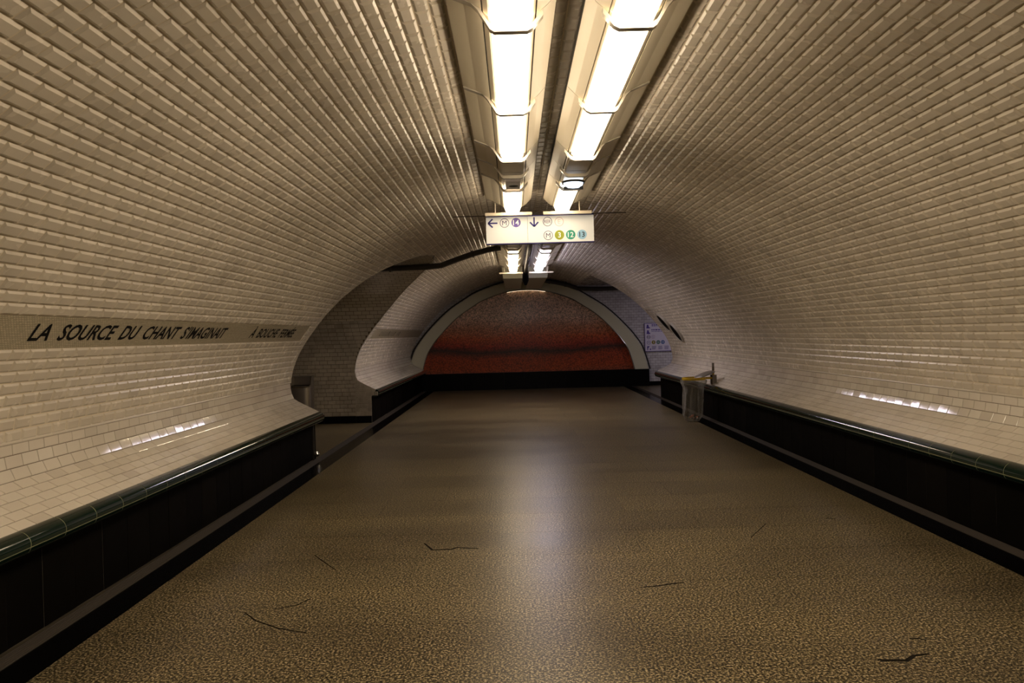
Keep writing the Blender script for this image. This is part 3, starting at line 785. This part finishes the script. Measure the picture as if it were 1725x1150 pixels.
# cream bulkhead box between lamps and frame
t = tag(empty('bulkhead_box', (.19 * H, 17.4, H + .9 * H)), 'cream bulkhead box joining the lamp rows to the arched frame', 'bulkhead')
for x0, x1 in ((-.55, -.07), (.08, .56)):
    b = MB(); b.prism([(x0, .14), (x0 + .03 if x0 < 0 else x0, -.13), (x1 if x0 < 0 else x1 - .05, -.13), (x1, .14)], 0, 4.17); b.build('box_half', 'frame_cream', t)

# conduits on the arches
def conduit(name, pts, label, wd=.075):
    t = tag(empty(name), label, 'conduit'); b = MB(); b.tube(pts, wd, 8); b.build('trunking', 'trunk', t, smooth=True)
    k = len(pts) // 2
    for i in range(2, len(pts) - 1, 4):
        p = Vector(pts[i]); dd = (Vector(pts[i + 1]) - p).normalized() * .02
        b = MB(); b.tube([p - dd, p + dd], wd + .012, 8); b.build('clip', 'dark_steel', t, smooth=True)
P = [zpt(x, z, y) for x, y, z in ((-3.6, .715, 12.62), (-2.4, .72, 12.62), (-1.3, .735, 12.65), (-.92, .742, 12.68), (-.76, .755, 12.7), (-.58, .82, 12.72), (-.42, .872, 12.74), (-.25, .915, 12.76), (-.12, .935, 12.78))]
conduit('wall_conduit', P, 'dark conduit climbing the vault at the edge of the side passage', .05)
s0 = s_of_y(.90)
P = [tuple(pt(1, s, ZE - .35, .10)) for s in np.linspace(ARC[-1] - .45, s0 + .05, 8)] + [(CX * H + .92 * H, ZE - .3, H + .80 * H), (CX * H + 1.3 * H, ZE - .25, H + .785 * H), (XR - .5, ZE - .2, H + .785 * H)]
conduit('wall_conduit', P, 'dark conduit curving over the arched frame towards the notice board', .06)

# ------------------------------------------------------------------ hanging direction sign
SX0, SX1, SZ0, SZ1, SY = -.287, .951, H + 1.049, H + 1.352, 8.55
SWD, SHT = SX1 - SX0, SZ1 - SZ0
sg = tag(empty('direction_sign', ((SX0 + SX1) / 2, SY, SZ0)), 'white hanging direction sign with arrows and coloured line numbers', 'sign')
so = Vector(sg.location)
def sx(cx): return SX0 + (cx - 142) / 1433 * SWD - so.x
def sy(cx, cy): return SZ1 - (cy - (207 - (cx - 142) * .0216)) / 345 * SHT - so.z
spl = sx(693)
b = MB(); b.box(sx(142), spl - .0015, 0, .06, 0, SHT); p1 = b.build('panel', 'sign_white', sg)
b = MB(); b.box(spl + .0015, sx(1575), 0, .06, 0, SHT); p2 = b.build('panel', 'sign_white', sg)
b = MB(); b.box(sx(142) - .004, sx(1575) + .004, .004, .066, SHT, SHT + .012); b.box(sx(142) - .004, sx(1575) + .004, .004, .066, -.010, 0); b.build('edging', 'ink_blue', sg)
b = MB(); b.tube([(-1.0, .03, SHT + .02), (1.0, .03, SHT + .02)], .006, 6); b.build('support_rod', 'dark_steel', sg)
for x in (-.35, .35):
    b = MB(); b.tube([(x, .03, SHT), (x, .03, SHT + .06)], .008, 6); b.build('hanger', 'cream_metal', sg)
U = SWD / 1433
def disc(parent, x, z, r, m, y=-.002, ring=None, nm='disc'):
    n = 32; b = MB()
    if ring:
        v = []
        for i in range(n):
            a = 2 * math.pi * i / n; v += [(x + r * math.cos(a), y, z + r * math.sin(a)), (x + (r - ring) * math.cos(a), y, z + (r - ring) * math.sin(a))]
        b.add(v, [(2 * i, 2 * i + 1, (2 * i + 3) % (2 * n), (2 * i + 2) % (2 * n)) for i in range(n)])
    else: b.add([(x + r * math.cos(2 * math.pi * i / n), y, z + r * math.sin(2 * math.pi * i / n)) for i in range(n)], [tuple(range(n))])
    return b.build(nm, m, parent)
def print_text(parent, txt, x, z, hgt, m, y=-.003, bold=.0, wmax=None):
    v, f = text_mesh(txt, 1., bold); xs = [p[0] for p in v]; zs = [p[1] for p in v]
    k = hgt / (max(zs) - min(zs)); kx = k
    if wmax and (max(xs) - min(xs)) * k > wmax: kx = wmax / (max(xs) - min(xs))
    cx, cz = (min(xs) + max(xs)) / 2, (min(zs) + max(zs)) / 2
    b = MB(); b.add([(x + (p[0] - cx) * kx, y, z + (p[1] - cz) * k) for p in v], f); o = b.build('lettering', m, parent); return o
def arrow(parent, x, z, r, ang, m):
    b = MB(); w_ = r * .16
    def rot(p): c, s = math.cos(ang), math.sin(ang); return (x + p[0] * c - p[1] * s, -.002, z + p[0] * s + p[1] * c)
    def bar(p, q):
        d_ = Vector((q[0] - p[0], q[1] - p[1])).normalized(); nn = Vector((-d_.y, d_.x)) * w_
        b.add([rot((p[0] + nn.x, p[1] + nn.y)), rot((p[0] - nn.x, p[1] - nn.y)), rot((q[0] - nn.x, q[1] - nn.y)), rot((q[0] + nn.x, q[1] + nn.y))], [(0, 1, 2, 3)])
    bar((-r, 0), (r, 0)); bar((r, 0), (.05 * r, .9 * r)); bar((r, 0), (.05 * r, -.9 * r))
    b.build('arrow', m, parent)
R_ = 62 * U
arrow(sg, sx(232), sy(232, 285), R_, math.pi, 'ink_blue')
dk = disc(sg, sx(387), sy(387, 282), R_, 'ink_ring', ring=R_ * .12); print_text(dk, 'M', sx(387), sy(387, 282), R_ * 1.0, 'ink_ring')
dk = disc(sg, sx(541), sy(541, 276), R_, 'ink_violet'); print_text(dk, '14', sx(541), sy(541, 276), R_ * 1.15, 'ink_white', bold=.010)
arrow(sg, sx(782), sy(782, 268), R_, -math.pi / 2, 'ink_blue')
dk = disc(sg, sx(960), sy(960, 265), R_, 'ink_ring', ring=R_ * .12); print_text(dk, 'RER', sx(960), sy(960, 265), R_ * .7, 'ink_ring', wmax=R_ * 1.45)
dk = disc(sg, sx(1115), sy(1115, 267), R_, 'ink_pink', ring=R_ * .18); print_text(dk, 'E', sx(1115), sy(1115, 267), R_ * 1.0, 'ink_pink')
dk = disc(sg, sx(965), sy(965, 445), R_, 'ink_ring', ring=R_ * .12); print_text(dk, 'M', sx(965), sy(965, 445), R_ * 1.0, 'ink_ring')
for cx, cy, tx, m, tm in ((1115, 440, '3', 'ink_olive', 'ink_white'), (1265, 437, '12', 'ink_green', 'ink_white'), (1415, 434, '13', 'ink_sky', 'ink_dark')):
    dk = disc(sg, sx(cx), sy(cx, cy), R_ * 1.02, m); print_text(dk, tx, sx(cx), sy(cx, cy), R_ * 1.12, tm, bold=.012)

# ------------------------------------------------------------------ notice board on the end wall
BX0, BZ0, BW, BHT = 2.395 * H, H - .37 * H, 1.05, .80
bo = tag(empty('notice_board', (BX0, ZE - .034, BZ0)), 'white notice board with line symbols beside the arched frame', 'notice board')
b = MB(); b.box(0, BW, 0, .028, 0, BHT); b.build('panel', 'board_white', bo)
for x0, x1, z0, z1 in ((-.012, BW + .012, -.014, 0), (-.012, BW + .012, BHT, BHT + .014), (-.012, 0, 0, BHT), (BW, BW + .012, 0, BHT)):
    b = MB(); b.box(x0, x1, -.004, .028, z0, z1); b.build('edging', 'ink_violet', bo)
bs = .80 / 830.
def bx(c): return (c - 80) * bs
def bz(c): return BHT - (c - 145) * bs
def picto(x, z, s_):
    b = MB(); b.add([(x - s_, -.001, z - s_), (x + s_, -.001, z - s_), (x + s_, -.001, z - s_ * .55), (x + s_ * .4, -.001, z - s_ * .2), (x + s_ * .1, -.001, z + s_), (x - s_ * .6, -.001, z + s_)], [(0, 1, 2, 3, 4, 5)])
    b.build('pictogram', 'ink_violet', bo)
picto(bx(180), bz(230), .055); picto(bx(185), bz(400), .055)
for cx, cz, wd_, hh in ((470, 185, 360, 34), (470, 222, 360, 16), (470, 335, 380, 34), (470, 385, 380, 16)):
    b = MB(); x = bx(cx - wd_ / 2)
    while x < bx(cx + wd_ / 2):
        ww = random.uniform(.03, .075); b.add([(x, -.001, bz(cz + hh / 2)), (x + ww, -.001, bz(cz + hh / 2)), (x + ww, -.001, bz(cz - hh / 2)), (x, -.001, bz(cz - hh / 2))], [(0, 1, 2, 3)]); x += ww + .015
    b.build('small_print', 'ink_violet', bo)
dk = disc(bo, bx(190), bz(550), .056, 'ink_ring', -.001, .012); print_text(dk, 'RER', bx(190), bz(550), .036, 'ink_ring', -.0015, .02, .08)
dk = disc(bo, bx(325), bz(548), .056, 'print_pink', -.001, .012); print_text(dk, 'E', bx(325), bz(548), .045, 'ink_violet', -.0015)
dk = disc(bo, bx(190), bz(718), .056, 'ink_violet', -.001, .010); print_text(dk, 'M', bx(190), bz(718), .05, 'ink_violet', -.0015)
for cx, tx, m in ((335, '3', 'litter_y'), (480, '12', 'ink_green2'), (618, '13', 'print_blue')):
    if m == 'litter_y': mat('litter_y', (.26, .20, .01), .4)
    if m == 'ink_green2': mat('ink_green2', (.01, .12, .08), .4)
    dk = disc(bo, bx(cx), bz(712), .056, m, -.001); print_text(dk, tx, bx(cx), bz(712), .055, 'print_white', -.0018, .02)
b = MB(); x, z = bx(200), bz(890)
b.add([(x - .06, -.001, z - .055), (x - .04, -.001, z - .055), (x - .03, -.001, z + .01), (x + .01, -.001, z + .045), (x + .01, -.001, z + .06), (x - .06, -.001, z + .06)], [(0, 1, 2, 3, 4, 5)])
b.add([(x + .02, -.001, z - .05), (x + .055, -.001, z - .05), (x + .055, -.001, z - .01), (x + .02, -.001, z - .01)], [(0, 1, 2, 3)]); b.build('pictogram', 'ink_violet', bo)
for cx in (350, 545, 730):
    for k in range(4):
        b = MB(); w_ = random.uniform(.05, .065); b.add([(bx(cx) - .065, -.001, bz(835 + k * 28) - .006), (bx(cx) - .065 + 2 * w_, -.001, bz(835 + k * 28) - .006), (bx(cx) - .065 + 2 * w_, -.001, bz(835 + k * 28) + .006), (bx(cx) - .065, -.001, bz(835 + k * 28) + .006)], [(0, 1, 2, 3)]); b.build('small_print', 'ink_violet', bo)

# ------------------------------------------------------------------ two round discs on the right wall
def wall_disc(d, yh, label):
    s = s_of_y(yh); M = frame(1, s, d)
    t = empty('wall_disc'); t.matrix_world = M; tag(t, label, 'wall disc', 'round discs on the vault wall')
    b = MB(); b.lathe([(.255, -.03), (.26, .04), (.25, .06), (.222, .06), (.212, .04)], (0, 0, 0), 36); b.build('rim', 'disc_rim', t, smooth=True)
    b = MB(); b.lathe([(.214, .050), (.12, .030), (.001, .014)], (0, 0, 0), 36); b.build('face', 'black_gloss', t, smooth=True)
    b = MB(); b.lathe([(.022, .012), (.022, .024), (.001, .028)], (0, 0, 0), 16); b.build('boss', 'dark_steel', t, smooth=True)
wall_disc(16.75, .125, 'dark round wall disc with pale rim, the upper one of two')
wall_disc(16.28, -.02, 'dark round wall disc with pale rim, the lower one of two')

# ------------------------------------------------------------------ waste bag holder on the right ledge
ZW = 13.0; XW = 1.955 * H; ZR = H - .535 * H
wb = tag(empty('waste_bag_holder', (XW, ZW, 0)), 'clear waste bag hanging from a yellow ring holder on the ledge', 'waste bag')
b = MB(); n = 36
ring = [(.185 * math.cos(2 * math.pi * i / n), .185 * math.sin(2 * math.pi * i / n), ZR) for i in range(n + 1)]
rp = [(.165, -.022), (.200, -.022), (.205, .0), (.200, .022), (.165, .022), (.165, -.022)]
b.lathe([(r, ZR + h) for r, h in rp], (0, 0, 0), n); b.build('ring', 'yellow', wb, smooth=True)
b = MB(); b.box(.16, .36, -.05, .05, ZR - .012, ZR + .020); b.build('arm', 'yellow', wb)
b = MB(); b.box(.31, .385, -.07, .07, H + YCAP - .005, ZR + .06); b.build('clamp', 'grey_plastic', wb)
b = MB(); b.box(.325, .36, -.016, .016, ZR + .05, ZR + .13); b.build('post_lower', 'yellow', wb)
b = MB(); b.box(.325, .36, -.016, .016, ZR + .13, ZR + .20); b.build('post_middle', 'litter_c', wb)
b = MB(); b.box(.325, .36, -.016, .016, ZR + .20, ZR + .265); b.build('post_upper', 'grey_plastic', wb)
lid = MB(); Q = []
for i in range(6):
    rr, hh = .19 * math.cos(i * math.pi / 10), .05 * math.sin(i * math.pi / 10)
    for k in range(28):
        a = 2 * math.pi * k / 28; Q.append(Matrix.Translation((.20, .02, ZR + .055)) @ Matrix.Rotation(math.radians(-18), 4, 'Y') @ Vector((rr * math.cos(a), rr * math.sin(a), hh)))
lid.add(Q, [(i * 28 + k, i * 28 + (k + 1) % 28, (i + 1) * 28 + (k + 1) % 28, (i + 1) * 28 + k) for i in range(5) for k in range(28)] + [tuple(range(140, 168))]); lid.build('lid', 'grey_plastic', wb, smooth=True)
bag = MB(); V = []; nb, nh = 40, 18
for j in range(nh):
    f_ = j / (nh - 1); zz = ZR - .02 - f_ * (ZR - .03)
    for k in range(nb):
        a = 2 * math.pi * k / nb
        r = .178 + .018 * math.sin(7 * a + 1.5 * f_) * (.3 + f_) + .008 * math.sin(13 * a + 5 * f_) - .02 * f_
        if f_ < .16: r = .185 + (.035 if f_ < .10 else .018) * (1 + .35 * math.sin(9 * a))
        if f_ > .88: r *= (1 - (f_ - .88) * 2.8)
        V.append((r * math.cos(a) - .03 * f_, r * math.sin(a), zz))
bag.add(V, [(j * nb + k, j * nb + (k + 1) % nb, (j + 1) * nb + (k + 1) % nb, (j + 1) * nb + k) for j in range(nh - 1) for k in range(nb)] + [tuple(range((nh - 1) * nb, nh * nb))])
bag.build('bag', 'bag_film', wb, smooth=True)
for i in range(9):
    a = random.uniform(0, 6.28); r = .025 + .06 * (i % 3) / 2; a = i * 2.4; s_ = random.uniform(.022, .034)
    b = MB(); V = [(Vector((random.gauss(0, 1), random.gauss(0, 1), random.gauss(0, .7))).normalized() * s_ * random.uniform(.7, 1.1)) for _ in range(10)]
    import bmesh
    bm = bmesh.new(); [bm.verts.new(v) for v in V]; bmesh.ops.convex_hull(bm, input=bm.verts); me = bpy.data.meshes.new('litter'); bm.to_mesh(me); bm.free()
    me.materials.append(MATS[('litter_a', 'litter_b', 'litter_c', 'litter_a')[i % 4]])
    o = link(bpy.data.objects.new('crumpled_litter', me)); o.location = (XW - .03 + r * math.cos(a), ZW - .02 + r * math.sin(a), .055 + random.uniform(0, .05))
    tag(o, 'crumpled bit of litter at the bottom of the clear waste bag', 'litter', 'litter in the waste bag')

# ------------------------------------------------------------------ steel bin in the side passage
bn = tag(empty('litter_bin', (-2.385 * H, 13.25, 0)), 'stainless steel litter bin with open curved mouth in the side passage', 'bin')
hw, BHH = .185, .95
prof = [(-hw, -.10)] + [(hw * math.sin(a) * 1.0, -.10 - .07 * math.cos(a)) for a in np.linspace(-1.2, 1.2, 11)] + [(hw, -.10), (hw, .12), (-hw, .12)]
def vert_prism(poly, z0, z1):
    m = MB(); n = len(poly); m.add([(x, y, z0) for x, y in poly] + [(x, y, z1) for x, y in poly], [tuple(range(n))[::-1], tuple(range(n, 2 * n))] + [(i, (i + 1) % n, (i + 1) % n + n, i + n) for i in range(n)]); return m
vert_prism(prof, .03, BHH - .17).build('body', 'steel', bn, smooth=True)
m = MB()
for sgn in (-1, 1):
    x0, x1 = sorted((sgn * hw, sgn * (hw - .02))); m.add([(x0, -.11, BHH - .17), (x1, -.11, BHH - .17), (x1, .12, BHH - .17), (x0, .12, BHH - .17), (x0, -.02, BHH), (x1, -.02, BHH), (x1, .12, BHH), (x0, .12, BHH)],
      [(0, 3, 2, 1), (4, 5, 6, 7), (0, 1, 5, 4), (1, 2, 6, 5), (2, 3, 7, 6), (3, 0, 4, 7)])
m.build('cheek', 'steel', bn)
m = MB(); m.box(-hw, hw, .10, .12, BHH - .17, BHH); m.build('back_plate', 'steel', bn)
m = MB(); m.box(-hw, hw, -.03, .12, BHH - .012, BHH + .004); m.build('hood', 'steel', bn)
m = MB(); m.tube([(hw * .98 * math.sin(a), -.105 - .07 * math.cos(a), BHH - .17 - .02 * math.cos(a)) for a in np.linspace(-1.4, 1.4, 13)], .012, 8); m.build('rolled_rim', 'chrome', bn, smooth=True)
m = MB(); m.box(-hw + .02, hw - .02, -.10, .10, BHH - .171, BHH - .165); m.build('mouth', 'seam', bn)
m = MB(); m.box(-hw + .02, hw - .02, -.12, .11, .0, .03); m.build('foot', 'dark_steel', bn)

# ------------------------------------------------------------------ steel stop at the end of the left ledge
t = tag(empty('end_post', (CX * H - XF + .012, Z1 - .10, 0)), 'thin dark steel post with chrome ball at the end of the lettered wall ledge', 'post')
b = MB(); b.box(-.008, .012, -.016, .016, .0, .47); b.build('strip', 'dark_steel', t)
b = MB(); b.box(-.008, .010, .084, .096, .0, .47); b.build('corner_strip', 'dark_steel', t)
b = MB(); b.lathe([(.001, -.042), (.026, -.033), (.042, 0), (.026, .033), (.001, .042)], (.035, .03, .075), 20); b.build('ball', 'chrome', t, smooth=True)
b = MB(); b.tube([(0, .03, .075), (.03, .03, .075)], .015, 8); b.build('stem', 'chrome', t, smooth=True)
